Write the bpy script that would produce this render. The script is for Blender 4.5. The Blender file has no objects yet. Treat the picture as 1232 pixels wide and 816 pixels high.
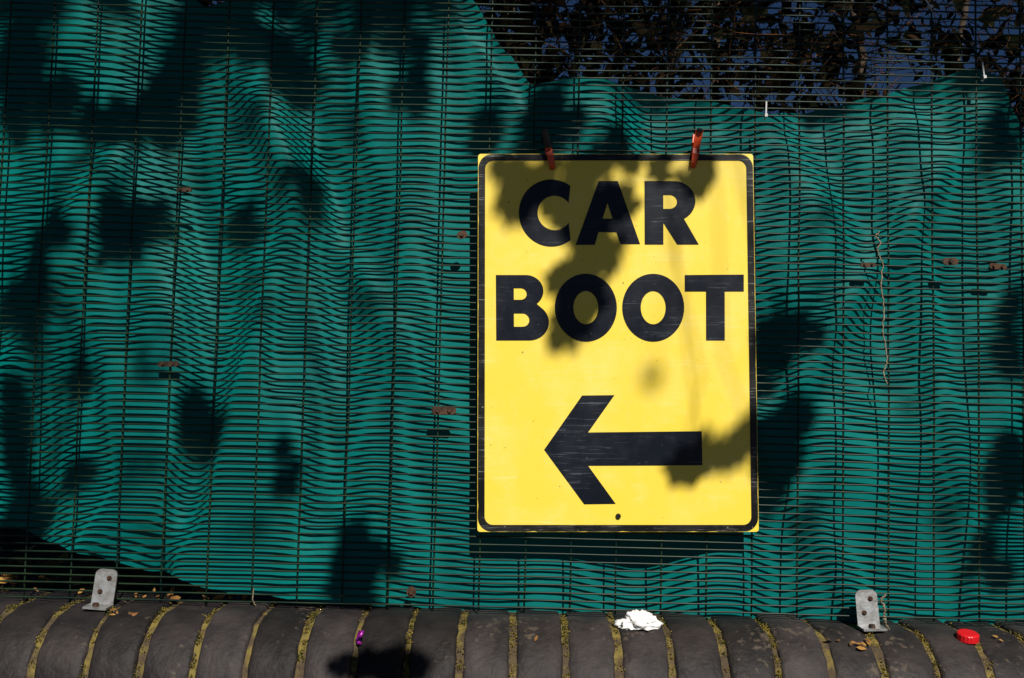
import bpy, math, random
from mathutils import Vector, Matrix, noise
random.seed(7)
R = random.random
def U(a,b): return a+(b-a)*random.random()

# ---------------------------------------------------------------- measurements
D=1.69; HC=1.39; PIT=math.radians(3.5); F=1232*35/36
def P(px,py,y=0.0):
    a=(px-616)/F; b=(408-py)/F
    t=(y+D)/(math.cos(PIT)-b*math.sin(PIT))
    return Vector((a*t, y, HC+t*(math.sin(PIT)+b*math.cos(PIT))))
AZ=math.radians(15); EL=math.radians(40)
S=Vector((math.sin(AZ)*math.cos(EL),-math.cos(AZ)*math.cos(EL),math.sin(EL)))
WALLTOP=P(616,739,0.0).z
SLW=math.radians(1.55); SLF=math.radians(1.25)
def wz(x): return WALLTOP-math.tan(SLW)*x

# ---------------------------------------------------------------- helpers
sc=bpy.context.scene
def link(o,parent=None):
    sc.collection.objects.link(o)
    if parent: o.parent=parent
    return o
def mesh(name,v,f,mat=None,parent=None,smooth=False):
    m=bpy.data.meshes.new(name); m.from_pydata([tuple(p) for p in v],[],f); m.update()
    if mat: m.materials.append(mat)
    if smooth: m.polygons.foreach_set('use_smooth',[True]*len(f))
    return link(bpy.data.objects.new(name,m),parent)
def empty(name,loc=(0,0,0),rot=(0,0,0)):
    o=bpy.data.objects.new(name,None); o.location=loc; o.rotation_euler=rot; o.empty_display_size=.1
    sc.collection.objects.link(o); return o
def tube(v,f,pts,rad,n=6,cap=True):
    base=len(v); k=len(pts)
    for i,p in enumerate(pts):
        p=Vector(p)
        t=(Vector(pts[min(i+1,k-1)])-Vector(pts[max(i-1,0)])).normalized()
        a=Vector((0,0,1)) if abs(t.z)<.9 else Vector((0,1,0))
        u=t.cross(a).normalized(); w=t.cross(u)
        r=rad[i] if isinstance(rad,(list,tuple)) else rad
        for j in range(n):
            th=2*math.pi*j/n
            v.append(p+u*(r*math.cos(th))+w*(r*math.sin(th)))
    for i in range(k-1):
        for j in range(n):
            j2=(j+1)%n
            f.append((base+i*n+j,base+i*n+j2,base+(i+1)*n+j2,base+(i+1)*n+j))
    if cap:
        f.append(tuple(base+j for j in range(n))[::-1]); f.append(tuple(base+(k-1)*n+j for j in range(n)))
def nz(x,y=0,z=0): return noise.noise(Vector((x,y,z)))
def sst(a,b,x):
    t=max(0,min(1,(x-a)/(b-a))); return t*t*(3-2*t)
def lerp_curve(c,x):
    if x<=c[0][0]: return c[0][1]
    for (a,b),(e,g) in zip(c,c[1:]):
        if x<=e:
            t=(x-a)/(e-a); t=t*t*(3-2*t)*.6+t*.4
            return b+(g-b)*t
    return c[-1][1]

# ---------------------------------------------------------------- materials
def mat(name,col,rough=.6,spec=.4,metal=0,col2=None,nscale=20,ndetail=4,lo=.4,hi=.6,bump=0,bscale=60,bdist=.002,island=0,bdet=3):
    m=bpy.data.materials.new(name); m.use_nodes=True; nt=m.node_tree; N=nt.nodes; L=nt.links
    b=N['Principled BSDF']; b.inputs['Roughness'].default_value=rough; b.inputs['Metallic'].default_value=metal
    b.inputs['Specular IOR Level'].default_value=spec
    tc=N.new('ShaderNodeTexCoord')
    c=(*col,1); b.inputs['Base Color'].default_value=c
    out=None
    if col2:
        n=N.new('ShaderNodeTexNoise'); n.inputs['Scale'].default_value=nscale; n.inputs['Detail'].default_value=ndetail
        L.new(tc.outputs['Object'],n.inputs['Vector'])
        r=N.new('ShaderNodeValToRGB'); r.color_ramp.elements[0].position=lo; r.color_ramp.elements[1].position=hi
        r.color_ramp.elements[0].color=c; r.color_ramp.elements[1].color=(*col2,1)
        L.new(n.outputs['Fac'],r.inputs['Fac']); out=r.outputs['Color']
        L.new(out,b.inputs['Base Color'])
    if island:
        g=N.new('ShaderNodeNewGeometry'); h=N.new('ShaderNodeHueSaturation')
        mr=N.new('ShaderNodeMapRange'); mr.inputs['To Min'].default_value=1-island; mr.inputs['To Max'].default_value=1+island
        L.new(g.outputs['Random Per Island'],mr.inputs['Value']); L.new(mr.outputs['Result'],h.inputs['Value'])
        if out: L.new(out,h.inputs['Color'])
        else: h.inputs['Color'].default_value=c
        L.new(h.outputs['Color'],b.inputs['Base Color'])
    if bump:
        n=N.new('ShaderNodeTexNoise'); n.inputs['Scale'].default_value=bscale; n.inputs['Detail'].default_value=bdet
        L.new(tc.outputs['Object'],n.inputs['Vector'])
        bp=N.new('ShaderNodeBump'); bp.inputs['Strength'].default_value=bump; bp.inputs['Distance'].default_value=bdist
        L.new(n.outputs['Fac'],bp.inputs['Height']); L.new(bp.outputs['Normal'],b.inputs['Normal'])
    return m
def scratched(name,base,worn,dirt,rough,amt,haze=.12,spec=.5):
    m=mat(name,base,rough=rough,spec=spec); nt=m.node_tree; N=nt.nodes; L=nt.links; b=N['Principled BSDF']
    tc=N['Texture Coordinate']
    fac=None
    for i,(rot,sx,sy) in enumerate([(.5,9,260),(-.7,12,300),(1.3,7,220)]):
        mp=N.new('ShaderNodeMapping'); mp.inputs['Rotation'].default_value=(0,rot,0); mp.inputs['Scale'].default_value=(sx,1,sy)
        # warp so the scratches wander instead of running dead straight
        n=N.new('ShaderNodeTexNoise'); n.inputs['Scale'].default_value=1; n.inputs['Detail'].default_value=3; n.inputs['Distortion'].default_value=1.2
        L.new(tc.outputs['Object'],mp.inputs['Vector']); L.new(mp.outputs['Vector'],n.inputs['Vector'])
        r=N.new('ShaderNodeMapRange'); r.inputs['From Min'].default_value=.63; r.inputs['From Max'].default_value=.72
        L.new(n.outputs['Fac'],r.inputs['Value'])
        if fac is None: fac=r.outputs['Result']
        else:
            a=N.new('ShaderNodeMath'); a.operation='MAXIMUM'; L.new(fac,a.inputs[0]); L.new(r.outputs['Result'],a.inputs[1]); fac=a.outputs[0]
    pn=N.new('ShaderNodeTexNoise'); pn.inputs['Scale'].default_value=9; pn.inputs['Detail'].default_value=8; pn.inputs['Roughness'].default_value=.7
    L.new(tc.outputs['Object'],pn.inputs['Vector'])
    pr=N.new('ShaderNodeMapRange'); pr.inputs['From Min'].default_value=.45; pr.inputs['From Max'].default_value=.7; pr.inputs['To Max'].default_value=amt
    L.new(pn.outputs['Fac'],pr.inputs['Value'])
    mu=N.new('ShaderNodeMath'); mu.operation='MULTIPLY'; L.new(fac,mu.inputs[0]); L.new(pr.outputs['Result'],mu.inputs[1])
    mx=N.new('ShaderNodeMix'); mx.data_type='RGBA'; mx.inputs['A'].default_value=(*base,1); mx.inputs['B'].default_value=(*worn,1)
    ad=N.new('ShaderNodeMath'); ad.operation='MULTIPLY_ADD'; ad.inputs[1].default_value=haze; L.new(pr.outputs['Result'],ad.inputs[0]); L.new(mu.outputs[0],ad.inputs[2])
    L.new(ad.outputs[0],mx.inputs['Factor'])
    vn=N.new('ShaderNodeTexNoise'); vn.inputs['Scale'].default_value=130; vn.inputs['Detail'].default_value=2
    L.new(tc.outputs['Object'],vn.inputs['Vector'])
    vr=N.new('ShaderNodeMapRange'); vr.inputs['From Min'].default_value=.70; vr.inputs['From Max'].default_value=.76; vr.inputs['To Max'].default_value=.8
    L.new(vn.outputs['Fac'],vr.inputs['Value'])
    m2=N.new('ShaderNodeMix'); m2.data_type='RGBA'; m2.inputs['B'].default_value=(*dirt,1)
    L.new(mx.outputs['Result'],m2.inputs['A']); L.new(vr.outputs['Result'],m2.inputs['Factor'])
    L.new(m2.outputs['Result'],b.inputs['Base Color'])
    rr=N.new('ShaderNodeMapRange'); rr.inputs['To Min'].default_value=rough-.1; rr.inputs['To Max'].default_value=rough+.25
    L.new(pn.outputs['Fac'],rr.inputs['Value']); L.new(rr.outputs['Result'],b.inputs['Roughness'])
    bp=N.new('ShaderNodeBump'); bp.inputs['Strength'].default_value=.15; bp.inputs['Distance'].default_value=.002
    L.new(pn.outputs['Fac'],bp.inputs['Height']); L.new(bp.outputs['Normal'],b.inputs['Normal'])
    return m
M_yel=scratched('sign_yellow',(.93,.69,.065),(.94,.80,.30),(.25,.17,.05),.36,.8,.4)
M_blk=scratched('sign_black',(.003,.005,.011),(.16,.18,.21),(.06,.06,.06),.30,.75,.07,.3)
M_bord=scratched('sign_border',(.005,.005,.006),(.5,.5,.45),(.3,.28,.2),.32,.9,.05,.3)
M_wire=mat('green_powder_coat',(.002,.014,.010),.40,.35,col2=(.012,.028,.012),nscale=14,ndetail=2)
M_tarp=mat('teal_tarpaulin',(0.0,.120,.116),.55,.12,col2=(0.0,.170,.155),nscale=4,lo=.3,hi=.7,bump=.45,bscale=16,bdist=.007)
M_galv=mat('galvanised_steel',(.36,.37,.38),.45,.5,.55,col2=(.24,.23,.22),nscale=60,bump=.2,bscale=200)
M_rust=mat('rusty_steel',(.03,.02,.015),.7,.3,.3,col2=(.09,.045,.025),nscale=80)
M_dark=mat('dark_metal',(.012,.012,.013),.45,.5,.4)
M_or=mat('orange_plastic',(.80,.085,.015),.4,.5,col2=(.6,.05,.01),nscale=60)
M_bark=mat('bark',(.03,.022,.015),.9,.2,col2=(.07,.05,.035),nscale=12,bump=.8,bscale=30,bdist=.01)
M_leaf=mat('green_leaf',(.035,.085,.018),.5,.4,col2=(.07,.12,.02),nscale=3,island=.4)
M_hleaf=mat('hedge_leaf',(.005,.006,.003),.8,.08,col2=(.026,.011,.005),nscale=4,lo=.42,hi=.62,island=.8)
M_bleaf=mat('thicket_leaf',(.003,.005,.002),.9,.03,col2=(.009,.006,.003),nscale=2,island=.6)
M_twig=mat('twig_bark',(.12,.055,.024),.85,.1,col2=(.018,.011,.007),nscale=9,lo=.45,hi=.55,island=.6)
M_dry=mat('dry_leaf',(.36,.20,.045),.7,.3,col2=(.16,.07,.025),nscale=25,island=.6)
M_string=mat('string_fibre',(.30,.25,.18),.9,.1,col2=(.17,.13,.08),nscale=120)
M_white=mat('tissue_paper',(.80,.80,.79),.85,.1,bump=.4,bscale=70,bdist=.003)
M_red=mat('red_plastic',(.65,.01,.015),.35,.5)
M_pur=mat('purple_foil',(.35,.02,.32),.3,.6,.5)
M_tie=mat('white_nylon',(.6,.61,.6),.4,.4)
M_soil=mat('soil',(.02,.014,.009),.95,.1,col2=(.05,.032,.018),nscale=14,bump=.8,bscale=30,bdist=.02)
M_asph=mat('asphalt',(.045,.045,.047),.9,.2,col2=(.07,.07,.07),nscale=90,bump=.5,bscale=200,bdist=.004)
def brickmat():
    m=mat('dark_coping_brick',(.015,.013,.014),.62,.25,col2=(.043,.035,.034),nscale=18,ndetail=8,lo=.33,hi=.72,island=.5,bump=.9,bscale=90,bdist=.003,bdet=6)
    nt=m.node_tree; N=nt.nodes; L=nt.links; b=N['Principled BSDF']
    src=b.inputs['Base Color'].links[0].from_socket
    n=N.new('ShaderNodeTexNoise'); n.inputs['Scale'].default_value=95; n.inputs['Detail'].default_value=3
    n2=N.new('ShaderNodeTexNoise'); n2.inputs['Scale'].default_value=7
    tc=N['Texture Coordinate']; L.new(tc.outputs['Object'],n.inputs['Vector']); L.new(tc.outputs['Object'],n2.inputs['Vector'])
    ad=N.new('ShaderNodeMath'); ad.operation='ADD'; L.new(n.outputs['Fac'],ad.inputs[0]); L.new(n2.outputs['Fac'],ad.inputs[1])
    r=N.new('ShaderNodeMapRange'); r.inputs['From Min'].default_value=1.16; r.inputs['From Max'].default_value=1.30; r.inputs['To Max'].default_value=.6
    L.new(ad.outputs[0],r.inputs['Value'])
    x=N.new('ShaderNodeMix'); x.data_type='RGBA'; x.inputs['B'].default_value=(.13,.10,.075,1)
    L.new(src,x.inputs['A']); L.new(r.outputs['Result'],x.inputs['Factor']); L.new(x.outputs['Result'],b.inputs['Base Color'])
    return m
M_cop=brickmat()
M_mort=mat('mossy_mortar',(.085,.062,.040),.95,.1,col2=(.20,.155,.045),nscale=30,ndetail=6,lo=.44,hi=.60,bump=1,bscale=160,bdist=.006)
M_moss=mat('moss',(.21,.155,.030),.95,.1,col2=(.06,.06,.012),nscale=50,island=.6)
mb=bpy.data.materials.new('red_brick_courses'); mb.use_nodes=True
_n=mb.node_tree.nodes; _l=mb.node_tree.links
_t=_n.new('ShaderNodeTexCoord'); _m=_n.new('ShaderNodeMapping'); _m.inputs['Rotation'].default_value=(math.radians(90),0,0)
_b=_n.new('ShaderNodeTexBrick'); _b.inputs['Scale'].default_value=1; _b.inputs['Brick Width'].default_value=.225; _b.inputs['Row Height'].default_value=.075; _b.inputs['Mortar Size'].default_value=.005
_b.inputs['Color1'].default_value=(.22,.07,.045,1); _b.inputs['Color2'].default_value=(.15,.055,.04,1); _b.inputs['Mortar'].default_value=(.28,.25,.2,1)
_l.new(_t.outputs['Object'],_m.inputs['Vector']); _l.new(_m.outputs['Vector'],_b.inputs['Vector']); _l.new(_b.outputs['Color'],_n['Principled BSDF'].inputs['Base Color'])
_n['Principled BSDF'].inputs['Roughness'].default_value=.9

# ---------------------------------------------------------------- ground
def grid(name,x0,x1,y0,y1,nx,ny,zf,mt):
    v=[];f=[]
    for j in range(ny+1):
        for i in range(nx+1):
            x=x0+(x1-x0)*i/nx; y=y0+(y1-y0)*j/ny; v.append((x,y,zf(x,y)))
    for j in range(ny):
        for i in range(nx):
            a=j*(nx+1)+i; f.append((a,a+1,a+nx+2,a+nx+1))
    return mesh(name,v,f,mt,smooth=True)
grid('ground',-400,400,-400,400,20,20,lambda x,y:0,M_asph)
grid('earth_bank',-14,14,.10,14,160,80,lambda x,y:(wz(x) if abs(x)<9 else wz(9*x/abs(x)))-.035+.03*nz(x*3,y*3)+.012*nz(x*14,y*14),M_soil)

# ---------------------------------------------------------------- brick wall
wall=empty('brick_wall',(0,0,WALLTOP),(0,SLW,0))
prof=[(.105,-.205),(.105,-.01),(.10,0.0)]
prof+=[(.03,0),(-.02,0)]
RB=.115
for k in range(0,13):
    a=math.radians(90*k/12); prof.append((-.035-RB*math.sin(a),-RB+RB*math.cos(a)))
prof+=[(-.15,-.16),(-.15,-.205)]
cy,cz=-.02,-.1
def inset(p,d):
    y,z=p; vy,vz=y-cy,z-cz; l=math.hypot(vy,vz); return (y-vy/l*d, z-vz/l*d)
v=[];f=[]; pitch=.082; jt=.0090
nb=52
for i in range(-nb,nb):
    x0=.003+i*pitch+jt/2; w=pitch-jt
    dy=U(-.003,.003); dz=U(-.0030,.0030); tl=U(-.03,.03); x0+=U(-.0018,.0018)
    secs=[(0,.007),(.0014,.0028),(.005,0.0),(w*.25,-.0003),(w*.5,-.0003),(w*.75,-.0003),(w-.005,0),(w-.0014,.0028),(w,.007)]
    b0=len(v); n=len(prof); wob=U(0,90)
    for s,d in secs:
        for k,p in enumerate(prof):
            ed=1 if (s<.006 or s>w-.006) else .4
            q=inset(p,d+.0034*ed*nz(s*60+wob,k*.6,i)); v.append((x0+s+.0034*nz(k*.7,wob+s*20),q[0]+dy,q[1]+dz+tl*(s-w/2)))
    for a in range(len(secs)-1):
        for k in range(n):
            k2=(k+1)%n; f.append((b0+a*n+k,b0+(a+1)*n+k,b0+(a+1)*n+k2,b0+a*n+k2))
    f.append(tuple(b0+k for k in range(n))); f.append(tuple(b0+(len(secs)-1)*n+k for k in range(n))[::-1])
mesh('coping_bricks',v,f,M_cop,wall,True)
v=[];f=[]; X0=-nb*pitch; nxs=2*nb*6; n=len(prof)
for i in range(nxs+1):
    x=X0+i*(2*nb*pitch)/nxs
    for k,p in enumerate(prof):
        q=inset(p,.0058+.003*nz(x*30,k*.8)); v.append((x,q[0],q[1]))
for i in range(nxs):
    for k in range(n):
        k2=(k+1)%n; f.append((i*n+k,(i+1)*n+k,(i+1)*n+k2,i*n+k2))
mesh('coping_mortar',v,f,M_mort,wall,True)
v=[];f=[]
for i in range(-nb,nb):
    dens=max(0,nz(i*.9,3)+.5)
    for j in range(int(480*dens)):
        k=U(3,16); a=int(k); t=k-a; p=prof[a]; q=prof[a+1]
        if nz(k*.9,i*3.3)<U(-.25,.15): continue
        y=p[0]+(q[0]-p[0])*t; z=p[1]+(q[1]-p[1])*t
        q=inset((y,z),U(-.001,.006)); x=.003+i*pitch+random.gauss(0,.0032+.002*nz(k,i)); r=U(.0006,.0018)
        b0=len(v); c=Vector((x,q[0],q[1]))
        for d in [(1,0,0),(-1,0,0),(0,1,0),(0,-1,0),(0,0,1),(0,0,-1)]: v.append(c+Vector(d)*r*U(.7,1.3))
        for t3 in [(0,2,4),(2,1,4),(1,3,4),(3,0,4),(2,0,5),(1,2,5),(3,1,5),(0,3,5)]: f.append(tuple(b0+q_ for q_ in t3))
mesh('joint_moss',v,f,M_moss,wall,True)
def box(v,f,x0,x1,y0,y1,z0,z1):
    b=len(v)
    for z in (z0,z1):
        for x,y in ((x0,y0),(x1,y0),(x1,y1),(x0,y1)): v.append(Vector((x,y,z)))
    for q in [(0,3,2,1),(4,5,6,7),(0,1,5,4),(1,2,6,5),(2,3,7,6),(3,0,4,7)]: f.append(tuple(b+i for i in q))
v=[];f=[]; box(v,f,-4.3,4.3,-.125,.095,-1.6,-.208); mesh('wall_body',v,f,mb,wall)

# ---------------------------------------------------------------- mesh fence
fence=empty('mesh_fence',(0,0,WALLTOP),(0,SLF,0))
def fy(x,z): return .006*nz(x*1.1,z*1.3,5)+.003*nz(x*4,z*3,9)
v=[];f=[]
pz=.0127; nwire=125
for i in range(nwire):
    z=.012+i*pz
    pts=[]
    for k in range(73):
        x=-2.7+k*.075
        pts.append((x,fy(x,z)-.0035,z+.0009*nz(x*2.2,i*.31,2)+.0006*nz(x*9,i*1.7)+.007*nz(x*.9,z*1.1,4)))
    tube(v,f,pts,.0017,5)
mesh('horizontal_wires',v,f,M_wire,fence,True)
v=[];f=[]
for i in range(-35,36):
    x=i*.0762+.02
    pts=[(x+.0015*nz(k*.4,i),fy(x,k*.06)+.0005,.004+k*.0533) for k in range(31)]
    tube(v,f,pts,.0017,5)
mesh('vertical_wires',v,f,M_wire,fence,True)
v=[];f=[]
for x in (-2.5,2.5): box(v,f,x-.03,x+.03,.10,.16,-.6,1.66)
mesh('posts',v,f,M_wire,fence)
def clamp(px,py,w,h,ang,two=True,y=-.0085):
    v=[];f=[];o=P(px,py,y)
    n=20
    for yy in (0,.003):
        for k in range(n):
            a=2*math.pi*k/n; c,s=math.cos(a),math.sin(a)
            x=(w-h)/2*(1 if c>0 else -1)+h/2*c; z=h/2*s
            xr=x*math.cos(ang)-z*math.sin(ang); zr=x*math.sin(ang)+z*math.cos(ang)
            v.append(o+Vector((xr,yy-.003,zr)))
    for k in range(n): f.append((k,(k+1)%n,n+(k+1)%n,n+k))
    f.append(tuple(range(n))); f.append(tuple(range(n,2*n))[::-1])
    for sx in ((-1,1) if two else (0,)):
        c=o+Vector((sx*w*.24*math.cos(ang),-.003,sx*w*.24*math.sin(ang)))
        tube(v,f,[c,c+Vector((0,-.0035,0))],[h*.3,h*.25],6)
    return v,f
for args in [(534,494,.042,.014,0,True),(203,438,.036,.009,.03,True),(556,283,.018,.013,0.3,False),(495,712,.016,.018,0,False),(1143,315,.026,.013,0,False),(1200,321,.030,.010,-.1,True),(1044,319,.026,.008,0,True),(222,229,.026,.007,0,True)]:
    v,f=clamp(*args); o=mesh('mesh_clamp_plate',v,f,M_rust,None)
    o.parent=fence; o.matrix_parent_inverse=(Matrix.Translation((0,0,WALLTOP))@Matrix.Rotation(SLF,4,'Y')).inverted()

# ---------------------------------------------------------------- tarpaulin
top=[(-900,-160),(0,-90),(190,-60),(245,6),(290,0),(340,-70),(540,-50),(566,0),(612,66),(640,104),(690,94),(760,104),(850,118),(925,138),(960,132),(1050,118),(1110,100),(1165,86),(1195,96),(1215,140),(1240,200),(1300,260),(2000,180)]
bot=[(-900,600),(0,640),(90,660),(180,686),(300,712),(420,722),(560,735),(700,742),(1232,760),(2000,785)]
v=[];f=[]; nx,ny=560,160
def ridge(u,w_): return math.exp(-(u/w_)**2)
SW=((-.80,1.60,.5,.035,.024,.30),(-.62,1.25,-.35,.04,.026,.28),(-.36,1.75,-.6,.035,.022,.28),(.62,1.6,.7,.035,.018,.22),(.5,1.2,-.5,.035,.016,.28),(-.75,1.12,.9,.035,.022,.2),(-.45,1.45,.25,.03,.018,.35),(.75,1.35,-.15,.03,.016,.4),(-.20,1.45,.10,.045,.014,.5))
def fold(x,z):
    w=x+.07*nz(x*1.1,z*1.5,1)+.05*nz(x*.5,z*2.6,2)
    flat=sst(-.30,-.22,x)*(1-sst(-.03,.05,x))
    left=1-sst(-.42,-.28,x)
    a=max(.05,.45+1.2*nz(x*1.5,z*1.2,20))*(1-.85*flat)*(1+.4*left)
    d=.044+.024*nz(x*1.7,z*1.1,3)*(1+.7*left)
    ph=w*26+7*nz(x*1.2,z*1.1,7)
    d+=a*.018*(math.sin(ph)+.35*math.sin(2*ph+1+3*z))
    d+=.017*nz(w*7,z*2.0,11)*(1-.5*flat)
    d+=.0014*nz(w*30,z*3,15)
    d+=.013*nz(x*4+z*2.5,z*4-x*2.5,30)*(1-.6*flat)
    for (cx,cz_,sl,wd,am,ln) in SW:
        u=(x-cx)-sl*(z-cz_); d-=am*ridge(u,wd)*ridge(z-cz_,ln)
    e=max(0,nz(x*2.4+z*1.3,z*.6,44)-.15); d-=.05*e
    # soft limit where the cloth presses against the mesh
    m=.009
    return m+ (d-m if d-m>.006 else .006*math.exp(min(0,(d-m-.006))/.006))
for j in range(ny+1):
    s=j/ny
    for i in range(nx+1):
        px=-500+2232*i/nx
        pt=P(px,lerp_curve(top,px),.04); pb=P(px,lerp_curve(bot,px),.04)
        p=pb.lerp(pt,s)
        y=fold(p.x,p.z)
        sag=.012*math.sin(min(1,(1-s)*14)*math.pi)*(1 if s>.9 else 0)
        v.append((p.x+.003*nz(p.x*8,p.z*8,60),y+sag*.4,p.z+.006*nz(p.x*20,s*3)*(1 if s>.98 or s<.03 else 0)))
for j in range(ny):
    for i in range(nx):
        a=j*(nx+1)+i; f.append((a,a+1,a+nx+2,a+nx+1))
tarp=mesh('tarpaulin',v,f,M_tarp,None,True)

# ---------------------------------------------------------------- sign
SY=-.017
tl,tr,bl,br=P(576.5,185.5,SY),P(906.5,185,SY),P(573,639.5,SY),P(912.5,640.5,SY)
sign=empty('car_boot_sign',((tl+tr+bl+br)/4))
W=((tr-tl).length+(br-bl).length)/2; H=((tl-bl).length+(tr-br).length)/2
def SP(px,py,d=0):
    vv=(py-185.5)/454.5; xl=576.5-3.5*vv; xr=906.5+6*vv; u=(px-xl)/(xr-xl)
    return Vector(((u-.5)*W,d,(.5-vv)*H))
def rrect(w,h,r,n=8):
    pts=[]
    for cx,cz_,a0 in ((w/2-r,h/2-r,0),(-w/2+r,h/2-r,90),(-w/2+r,-h/2+r,180),(w/2-r,-h/2+r,270)):
        for k in range(n+1):
            a=math.radians(a0+90*k/n); pts.append((cx+r*math.cos(a),cz_+r*math.sin(a)))
    return pts
a=rrect(W,H,.005); n=len(a)
v=[(x,0,z) for x,z in a]+[(x,.003,z) for x,z in a]
f=[tuple(range(n)),tuple(range(n,2*n))[::-1]]+[(k,n+k,n+(k+1)%n,(k+1)%n) for k in range(n)]
pan=mesh('panel',v,f,M_yel,sign)
a=rrect(W-.0016,H-.0016,.023,10); b=rrect(W-.0016-.0225,H-.0016-.0215,.014,10)
def densify(l):
    o=[]
    for i,(x,z) in enumerate(l):
        x2,z2=l[(i+1)%len(l)]; L_=math.hypot(x2-x,z2-z); q=max(1,min(60,int(L_/.006)))
        o+=[(x,z,x2,z2,q)]
    return o
aa=[];bb=[]
for (x,z,x2,z2,q),(u,w_,u2,w2,_) in zip(densify(a),densify(b)):
    for t in range(q):
        s=t/q; X=x+(x2-x)*s; Z=z+(z2-z)*s; r=1-.005*max(0,nz(X*60,Z*60,1)-.05)
        aa.append((X*r,Z*r)); bb.append((u+(u2-u)*s,w_+(w2-w_)*s))
a,b=aa,bb; n=len(a)
v=[(x,-.0008,z) for x,z in a]+[(x,-.0008,z) for x,z in b]
f=[(k,(k+1)%n,n+(k+1)%n,n+k) for k in range(n)]
mesh('border',v,f,M_bord,sign)
def arc(cx,cy,rx,ry,a0,a1,n=24):
    return [(cx+rx*math.cos(math.radians(a0+(a1-a0)*k/n)),cy-ry*math.sin(math.radians(a0+(a1-a0)*k/n))) for k in range(n+1)]
def glyph(name,loops,mt=M_blk):
    cu=bpy.data.curves.new(name+'_c','CURVE'); cu.dimensions='2D'; cu.fill_mode='BOTH'
    for lp in loops:
        sp=cu.splines.new('POLY'); sp.points.add(len(lp)-1); sp.use_cyclic_u=True
        for q,(px,py) in zip(sp.points,lp):
            w=SP(px,py); q.co=(w.x,w.z,0,1)
    o=bpy.data.objects.new(name+'_c',cu); sc.collection.objects.link(o)
    dg=bpy.context.evaluated_depsgraph_get(); dg.update()
    me=bpy.data.meshes.new_from_object(o.evaluated_get(dg)); me.name=name
    bpy.data.objects.remove(o)
    for q in me.vertices: q.co=(q.co.x,-.0007,q.co.y)
    me.materials.clear(); me.materials.append(mt)
    return link(bpy.data.objects.new(name,me),sign)
aC0=math.degrees(math.acos(23/39)); aC1=math.degrees(math.acos(18/22))
glyph('letter_c',[arc(664,258,39,41,aC0,360-aC0,40)+arc(668,258,20.5,21,360-aC1,aC1,30)])
glyph('letter_a',[[(693,297),(721,219),(744,219),(770.5,296),(747,296),(742,281.5),(720.5,281.5),(716,297)],[(725.5,265),(731.5,246),(737.5,265)]])
glyph('letter_r',[[(776,219)]+arc(811,243.5,26,24.5,90,-62,24)+[(841,296.5),(815,296.5),(798.5,270),(798.5,296.5),(776,296.5)],[(798.5,236)]+arc(806,244.5,9,8.5,90,-90,12)+[(798.5,253)]])
glyph('letter_b',[[(597,333.5)]+arc(633,353,21,19.5,90,-52,16)+arc(637,390.5,23.5,22,52,-90,18)+[(597,412.5)],[(618.5,349.5)]+arc(627,356.5,7,7,90,-90,10)+[(618.5,363.5)],[(618.5,380)]+arc(629,388,8,8,90,-90,10)+[(618.5,396)]])
for cx in (705,786):
    glyph('letter_o',[arc(cx,373,37.3,41,0,354,50),arc(cx,373,15,20,0,352,40)])
glyph('letter_t',[[(824,333.5),(895,333),(895,353.5),(872,353.5),(872,412.5),(849.5,412.5),(849.5,353.5),(824,353.5)]])
glyph('arrow',[[(654,543),(700,478.5),(739,478),(707,522.5),(844,521),(844.5,561.5),(707,562),(740,607),(702,607.5)]])
v=[];f=[]; c=SP(743,621.5); tube(v,f,[c+Vector((0,-.001,0)),c+Vector((0,-.0035,0))],[.0048,.004],8)
mesh('bolt',v,f,M_dark,sign)

# ---------------------------------------------------------------- spring clips
def clip(px,py,lean,dark_handle):
    o=P(px,py,-.02)
    e=empty('spring_clip',o,(0,lean,0))
    def lever(sgn,m1):
        pts=[(-.002*sgn,-.026),( -.009*sgn,-.020),(-.011*sgn,-.004),(-.008*sgn,.006),(-.016*sgn,.034),(-.013*sgn,.036),(-.004*sgn,.008),(-.005*sgn,-.006),(-.004*sgn,-.018),(-.0005*sgn,-.026)]
        v=[];f=[];n=len(pts)
        ws=[.0036,.0046,.0056,.0058,.0062,.0062,.0058,.0055,.0046,.0036]
        for sx in (-1,1):
            for (y,z),w in zip(pts,ws): v.append((sx*w,y,z))
        f.append(tuple(range(n))); f.append(tuple(range(n,2*n))[::-1])
        for k in range(n): f.append((k,(k+1)%n,n+(k+1)%n,n+k))
        ob=mesh('lever',v,f,m1,e); bv=ob.modifiers.new('b','BEVEL'); bv.width=.0008; bv.segments=2
    lever(1,M_or); lever(-1,M_dark if dark_handle else M_or)
    v=[];f=[]; pts=[]
    for k in range(49):
        a=k/48*math.pi*8; pts.append((-.0065+.013*k/48,.0045*math.cos(a),.003+.0045*math.sin(a)))
    tube(v,f,pts,.0007,5); mesh('spring',v,f,M_galv,e)
    v=[];f=[]; tube(v,f,[(0,-.010,.010),(0,-.0165,.032),(0,-.019,.040)] if dark_handle else [(0,-.0155,.033),(0,-.018,.037)],[.0066,.0068,.005] if dark_handle else [.0060,.0046],8)
    mesh('handle_tip',v,f,M_dark,e)
    return e
clip(661,186,math.radians(-13),True)
clip(836,184,math.radians(9),False)

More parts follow.
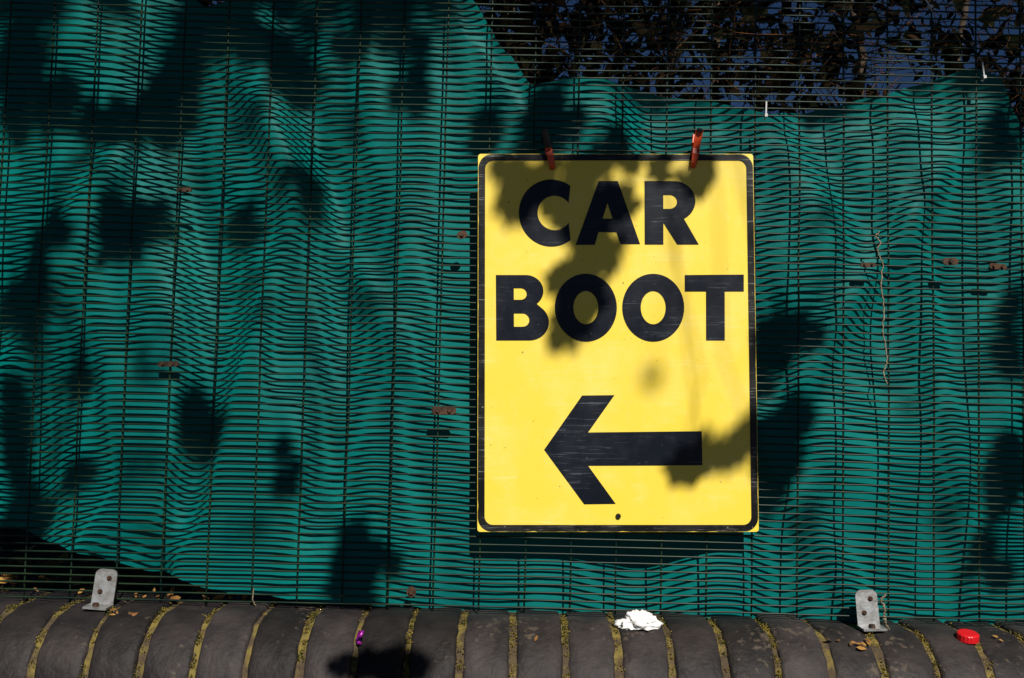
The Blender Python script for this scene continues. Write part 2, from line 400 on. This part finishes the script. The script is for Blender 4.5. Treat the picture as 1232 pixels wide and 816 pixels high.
# ---------------------------------------------------------------- brackets
def bracket(px,pyb,tilt):
    y0=-.028; p=P(px,pyb,y0); p.z=wz(p.x)+.0015
    e=empty('fence_bracket',p,(0,SLW+tilt,0))
    w=.036;h=.058;t=.003;n=8
    pts=[(-w/2,0)]
    r=.010
    for k in range(n+1):
        a=math.radians(180-90*k/n); pts.append((-w/2+r+r*math.cos(a),h-r+r*math.sin(a)))
    for k in range(n+1):
        a=math.radians(90-90*k/n); pts.append((w/2-r+r*math.cos(a),h-r+r*math.sin(a)))
    pts.append((w/2,0))
    m=len(pts); v=[(x,.14*z,z) for x,z in pts]+[(x,.14*z+t,z) for x,z in pts]
    f=[tuple(range(m)),tuple(range(m,2*m))[::-1]]+[(k,(k+1)%m,m+(k+1)%m,m+k) for k in range(m)]
    mesh('plate',v,f,M_galv,e)
    v=[];f=[]; box(v,f,-w/2-.001,w/2+.001,-.030,.004,-.0005,.0028); mesh('foot',v,f,M_galv,e)
    for (x,z) in ((0.006,.044),(-.006,.022)):
        v=[];f=[]; tube(v,f,[(x,.14*z,z),(x,.14*z-.0015,z)],.0042,12); tube(v,f,[(x,.14*z-.0015,z),(x,.14*z-.004,z)],[.0024,.002],6)
        mesh('bolt',v,f,M_rust,e)
    v=[];f=[]; tube(v,f,[(-.002,-.019,.0028),(-.002,-.019,.008)],[.006,.005],6); mesh('anchor_bolt',v,f,M_rust,e)
bracket(122,737,math.radians(3)); bracket(1046,770,math.radians(-3))

# ---------------------------------------------------------------- small litter
def on_coping(px,py):
    best=None
    for k in range(200):
        y=.0-.15*k/199
        z=0 if y>-.035 else -RB+math.sqrt(max(0,RB*RB-(y+.035)**2))
        q=P(px,py,y); d=abs(q.z-(wz(q.x)+z))
        if best is None or d<best[0]: best=(d,Vector((q.x,y,wz(q.x)+z)))
    return best[1]
def blob(name,c,sx,sy,sz,mt,amp,seed,sub=5):
    import bmesh
    bm=bmesh.new(); bmesh.ops.create_icosphere(bm,subdivisions=sub,radius=1)
    for q in bm.verts:
        o_=q.co.copy()
        n1=nz(o_.x*1.3+seed,o_.y*1.3,o_.z*1.3)*amp - abs(nz(o_.x*2.6+seed,o_.y*2.6,o_.z*2.6))*amp*.8+.12 - abs(nz(o_.x*6+seed,o_.y*6,o_.z*6))*amp*.35
        q.co*=1+n1; q.co.x*=sx;q.co.y*=sy;q.co.z*=sz
        if q.co.z<-sz*.5:q.co.z=-sz*.5
    me=bpy.data.meshes.new(name); bm.to_mesh(me); bm.free(); me.materials.append(mt)
    me.polygons.foreach_set('use_smooth',[True]*len(me.polygons))
    o=link(bpy.data.objects.new(name,me)); o.location=c; return o
c=on_coping(768,757); c.y+=.01; blob('crumpled_tissue',c+Vector((0,0,.008)),.028,.018,.016,M_white,.75,8.1)
def cap(name,c,r,h,mt,rot):
    v=[];f=[];n=36
    prof_=[(0,h*1.0),(r*.86,h),(r*.97,h*.9),(r,h*.8),(r,0),(r*.9,0),(r*.88,h*.8),(0,h*.82)]
    for q,(rr,zz) in enumerate(prof_):
        for k in range(n):
            a=2*math.pi*k/n; k_=(1+.03*(k%2)) if q in(3,4) else 1
            v.append((rr*k_*math.cos(a),rr*k_*math.sin(a),zz))
    for q in range(len(prof_)-1):
        for k in range(n): f.append((q*n+k,q*n+(k+1)%n,(q+1)*n+(k+1)%n,(q+1)*n+k))
    o=mesh(name,v,f,mt,None); o.location=c; o.rotation_euler=rot; return o
cap('bottle_cap',on_coping(1164,771)+Vector((0,0,.0015)),.0165,.012,M_red,(math.radians(10),SLW,0))
c=on_coping(434,772); v=[];f=[]
for k in range(30):
    a=k/29*5.2; r=.006+.004*k/29
    for s in (-1,1): v.append((c.x+s*.0034+.003*math.sin(a*1.3),c.y-.008-.006*math.cos(a),c.z+.010+r*1.25*math.sin(a)))
for k in range(29): f.append((2*k,2*k+1,2*k+3,2*k+2))
o=mesh('foil_ribbon',v,f,M_pur,None,True); o.modifiers.new('s','SOLIDIFY').thickness=.0006
def string(name,pix,y,r=.0009,seed=0,jit=.0022):
    v=[];f=[];pts=[]
    P3=[P(a,b,y) for a,b in pix]
    for i in range(len(P3)-1):
        for k in range(12):
            p=P3[i].lerp(P3[i+1],k/12); pts.append(p+Vector((jit*nz(i*3+k*.35,seed),jit*.5*nz(k*.4+i,seed,8),jit*.6*nz(i*2+k*.5,seed,4))))
    tube(v,f,pts,[r*(1+.7*nz(k*.9,seed)) for k in range(len(pts))],6)
    return mesh(name,v,f,M_string,None,True)
string('string',[(1058,279),(1053,284),(1060,292),(1055,300),(1062,318),(1060,345),(1064,372),(1062,400),(1068,432),(1063,448),(1067,463)],-.009,r=.0012,seed=2,jit=.003)
string('string',[(1064,716),(1060,724),(1066,735),(1062,745),(1070,757),(1078,768),(1090,775)],-.03,r=.0016,seed=5,jit=.006)
string('string',[(305,708),(304,722),(308,730)],-.009,r=.001,seed=7)
def tie(px,py,l,ang):
    o=P(px,py,-.007); e=empty('cable_tie',o,(0,ang,0))
    v=[];f=[]; box(v,f,-.0012,.0012,-.004,-.003,0,l); box(v,f,-.0024,.0024,-.0065,-.001,-.005,0)
    mesh('tail',v,f,M_tie,e)
    v=[];f=[]; tube(v,f,[(0,.004*math.cos(a*.5)+.003,-.003+.005*math.sin(a*.5)) for a in range(13)],.001,5); mesh('loop',v,f,M_tie,e)
tie(921,138,.022,.05); tie(1183,92,.024,-.1); tie(1118,8,.02,-.6)

# ---------------------------------------------------------------- leaves
def leaf(v,f,c,nrm,size,rot,kind=0):
    nrm=nrm.normalized(); a=Vector((0,0,1)) if abs(nrm.z)<.9 else Vector((1,0,0))
    u=nrm.cross(a).normalized(); w=nrm.cross(u)
    u,w=u*math.cos(rot)+w*math.sin(rot), w*math.cos(rot)-u*math.sin(rot)
    if kind==0: pr=[(1.0,0),(.62,32),(.92,58),(.55,88),(.75,118),(.5,150),(.12,180),(.5,210),(.75,242),(.55,272),(.92,302),(.62,328)]
    elif kind==1: pr=[(1.0,0),(.55,40),(.42,85),(.5,135),(.9,180),(.5,225),(.42,275),(.55,320)]
    else: pr=[(1,0),(.45,60),(.45,120),(1,180),(.45,240),(.45,300)]
    b0=len(v); v.append(c)
    for r,d in pr:
        t=math.radians(d); r*=size*U(.9,1.1)
        v.append(c+u*(r*math.cos(t))+w*(r*math.sin(t))-nrm*(size*.12*(r/size)**2*U(.2,2)))
    n=len(pr)
    for k in range(n): f.append((b0,b0+1+k,b0+1+(k+1)%n))
tree=empty('overhanging_tree',(0,0,0))
blobs=[
(55,105,66,36),(135,118,60,34),(20,60,34,50),(205,70,36,66),(245,15,44,28),(320,15,42,24),(355,55,38,44),(365,205,28,24),(300,235,28,26),
(140,268,38,46),(60,262,28,28),(190,245,28,24),(500,80,22,34),(490,15,30,20),(240,505,38,32),(235,470,18,20),(100,440,17,16),(95,565,20,22),
(345,560,16,30),(435,680,40,42),(425,640,20,20),(26,330,28,50),(8,480,20,70),(16,600,34,70),(430,20,30,18),
(672,125,40,40),(640,165,28,22),(740,150,44,16),(590,120,20,30),(620,222,36,28),(612,265,22,22),(690,215,44,22),(690,258,50,36),(714,305,44,34),(692,350,36,36),(682,400,24,32),(745,202,36,16),(738,250,24,26),
(838,225,24,22),(800,212,24,12),(872,548,32,22),(840,560,30,14),(898,528,12,22),(812,572,14,10),
(940,388,36,32),(978,378,22,16),(930,425,24,20),(948,515,36,42),(932,565,28,28),(978,480,18,18),(1228,385,16,50),(1225,560,22,64),(1208,660,26,30),
(1010,50,70,40),(900,35,60,36),(780,40,70,34),(1120,30,70,36),(1200,40,50,60),(690,30,50,36),(1218,150,22,36)]
wallblobs=[(425,808,34,14),(475,802,34,15),(505,812,20,12),(450,818,40,14)]
v=[];f=[];tv=[];tf=[]
limb=[Vector((-2.7,-3.3,3.2)),Vector((-2.2,-3.1,4.1)),Vector((-1.5,-2.9,4.75)),Vector((-.6,-2.75,4.95)),Vector((.4,-2.6,5.0)),Vector((1.4,-2.4,5.1)),Vector((2.4,-2.3,5.3))]
def limb_at(x):
    x=max(-2.1,min(2.3,x))
    for a,b in zip(limb,limb[1:]):
        if a.x<=x<=b.x: return a.lerp(b,(x-a.x)/(b.x-a.x))
    return limb[3]
soft=[(770,462,34,10,4.6),(1110,450,30,40,4.2),(450,330,24,40,4.2),(180,400,40,60,4.0),(60,400,60,70,4.0),(120,200,60,50,3.8),(280,140,50,60,3.9),(300,330,30,40,4.2),(60,520,50,50,4.0),(170,560,40,50,4.2),(1000,240,26,40,4.3),(1180,600,40,50,4.0),(420,120,30,40,4.2),(1000,620,30,30,4.2),(300,640,30,20,4.2)]
allb=[(b,None,0.0) for b in blobs]+[(b,None,-.12) for b in wallblobs]+[(b[:4],b[4],0.0) for b in soft]
for (px,py,rx,ry),tt,ty in allb:
    T=P(px,py,ty); mm=.00141; Rx,Ry=rx*mm,ry*mm
    t0=tt or U(1.9,2.7); C=T+S*t0
    nl=max(4,int(Rx*Ry*3.14/(.022**2*1.6)*2.0))
    if tt: nl=max(3,nl//6)
    for k in range(nl):
        a=U(0,6.28); r=math.sqrt(R())*.85
        q=T+Vector((Rx*r*math.cos(a),0,Ry*r*math.sin(a)))+S*(t0+U(-.12,.12))
        leaf(v,f,q,S+Vector((U(-.5,.5),U(-.5,.5),U(-.5,.5))),U(.018,.040) if not tt else U(.014,.026),U(0,6.28),0)
        if k%4==0: tube(tv,tf,[q,(q+C)/2+Vector((0,0,.02)),C+Vector((0,0,.01))],.0010,4,False)
    E=limb_at(C.x+U(-.3,.3)); A=C+S*.35+Vector((U(-.04,.04),0,.03)); B=A+S*.5+Vector((U(-.08,.08),.0,.12))
    tube(tv,tf,[C,C.lerp(A,.5)+Vector((U(-.02,.02),0,.01)),A,B,B.lerp(E,.5)+Vector((U(-.1,.1),0,.06)),E],[.0009,.0011,.0013,.0015,.002,.005],5,False)
cnt=0
while cnt<7000:
    c=Vector((random.gauss(0,1.7),random.gauss(-2.6,.9),random.gauss(5.2,.7)))
    if nz(c.x*1.6,c.y*1.6,c.z*1.6)<-.12: continue
    t=-c.y/(-S.y); hit=c-S*t
    if t<.6 or c.z<3.2: continue
    if hit.z<2.10 and abs(hit.x)<1.1: continue
    leaf(v,f,c,Vector((U(-1,1),U(-1,.3),U(.2,1))),U(.04,.07),U(0,6.28),0); cnt+=1
mesh('leaves',v,f,M_leaf,tree)
tube(tv,tf,limb,[.085,.07,.055,.045,.035,.025,.012],10)
tube(tv,tf,[(-3.1,-3.6,-.1),(-3.05,-3.55,.3),(-2.95,-3.5,1.6),(-2.75,-3.35,3.0),(-2.6,-3.3,4.2),(-2.4,-3.2,5.4),(-2.1,-3.1,6.3)],[.22,.16,.135,.12,.09,.05,.02],14)
for k in range(26):
    a=limb_at(U(-2,2.2)); e=a+Vector((U(-.8,.8),U(-.5,.9),U(.2,1.0)))
    tube(tv,tf,[a,a.lerp(e,.5)+Vector((0,0,.1)),e],[.018,.01,.004],6,False)
mesh('trunk_and_limbs',tv,tf,M_bark,tree,True)

# ---------------------------------------------------------------- hedge behind
hedge=empty('hedge',(0,0,0)); v=[];f=[];tv=[];tf=[]
for k in range(1500):
    x=U(-1.0,2.0);y=U(.45,1.7);z=U(1.6,2.7); p=Vector((x,y,z)); d=Vector((U(-1,1),U(-.4,.4),U(-.6,.8))).normalized()
    pts=[p]
    for s in range(5):
        d=(d+Vector((U(-.6,.6),U(-.3,.3),U(-.6,.45)))).normalized(); p=p+d*.05; pts.append(p)
    tube(tv,tf,pts,[.0022*U(.4,1.1)*(1-s*.12) for s in range(6)],4,False)
cnt=0
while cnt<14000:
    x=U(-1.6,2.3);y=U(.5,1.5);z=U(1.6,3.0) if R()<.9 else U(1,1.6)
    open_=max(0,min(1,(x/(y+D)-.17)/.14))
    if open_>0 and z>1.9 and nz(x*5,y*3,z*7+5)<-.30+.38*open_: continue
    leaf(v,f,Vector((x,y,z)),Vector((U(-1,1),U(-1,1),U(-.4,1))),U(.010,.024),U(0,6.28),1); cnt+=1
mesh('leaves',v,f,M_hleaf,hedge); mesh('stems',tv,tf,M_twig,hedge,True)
v=[];f=[]
for x in (-2.2,-.7,.45,1.9):
    tube(v,f,[(x,1.2,.8),(x+.05,1.25,1.5),(x-.04,1.3,2.1),(x+.1,1.3,2.7)],[.03,.02,.015,.006],8)
mesh('trunks',v,f,M_bark,hedge,True)
th=empty('tree_thicket',(0,0,0)); v=[];f=[];tv=[];tf=[]
for k in range(9):
    x=-4+k*1.05+U(-.2,.2); y=U(5.0,5.5)
    tube(tv,tf,[(x,y,.8),(x+U(-.1,.1),y,2.2),(x+U(-.3,.3),y,3.8),(x+U(-.4,.4),y,5)],[.07,.05,.03,.01],8)
cnt=0
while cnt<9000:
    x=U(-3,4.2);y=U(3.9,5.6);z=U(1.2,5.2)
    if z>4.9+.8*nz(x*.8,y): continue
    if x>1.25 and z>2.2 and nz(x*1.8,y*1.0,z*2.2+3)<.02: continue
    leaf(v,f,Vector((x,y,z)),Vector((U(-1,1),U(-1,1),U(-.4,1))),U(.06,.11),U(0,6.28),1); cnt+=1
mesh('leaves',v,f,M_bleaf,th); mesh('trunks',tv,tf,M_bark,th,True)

# dry leaf litter
v=[];f=[]
for k in range(800):
    x=U(-2,2); y=.12+abs(random.gauss(0,.25)); z=wz(x)+U(-.03,.015)
    leaf(v,f,Vector((x,y,z)),Vector((U(-.8,.8),U(-1.2,.3),1)),U(.012,.026),U(0,6.28),1)
for k in range(22):
    x=P(random.gauss(235,40),715,.02).x if k%5 else U(-.85,-.3); leaf(v,f,Vector((x,U(.02,.07),wz(x)+U(.002,.016))),Vector((U(-.8,.8),-1,U(0,1))),U(.006,.014),U(0,6.28),1)
for px,py,n in ((145,738,5),(1030,777,8),(1000,772,2),(655,765,1),(1210,772,2)):
    for k in range(n):
        c=on_coping(px+U(-16,16),py+U(-5,5)); leaf(v,f,c+Vector((0,-.001,.003)),Vector((U(-.4,.4),U(-.7,.1),1)),U(.004,.010),U(0,6.28),1)
mesh('dry_leaf_litter',v,f,M_dry,None)

# ---------------------------------------------------------------- light, sky, camera
w=bpy.data.worlds.new('World'); sc.world=w; w.use_nodes=True; N=w.node_tree.nodes
sky=N.new('ShaderNodeTexSky'); sky.sky_type='NISHITA'; sky.sun_disc=False; sky.sun_elevation=EL
sky.sun_rotation=math.atan2(S.x,S.y); sky.air_density=1.0; sky.dust_density=0; sky.ozone_density=10; sky.altitude=2500
w.node_tree.links.new(sky.outputs['Color'],N['Background'].inputs['Color']); N['Background'].inputs['Strength'].default_value=.022
l=bpy.data.lights.new('sun','SUN'); l.energy=5.0; l.angle=math.radians(.53); l.color=(1,.95,.86)
lo=bpy.data.objects.new('sun',l); sc.collection.objects.link(lo); lo.location=S*10; lo.rotation_euler=S.to_track_quat('Z','Y').to_euler()
cam=bpy.data.cameras.new('camera'); cam.lens=35; cam.sensor_width=36; cam.clip_start=.05; cam.clip_end=2000
co=bpy.data.objects.new('camera',cam); sc.collection.objects.link(co); co.location=(0,-D,HC); co.rotation_euler=(math.pi/2+PIT,0,0)
sc.camera=co
sc.view_settings.view_transform='Standard'; sc.view_settings.look='None'; sc.view_settings.exposure=0
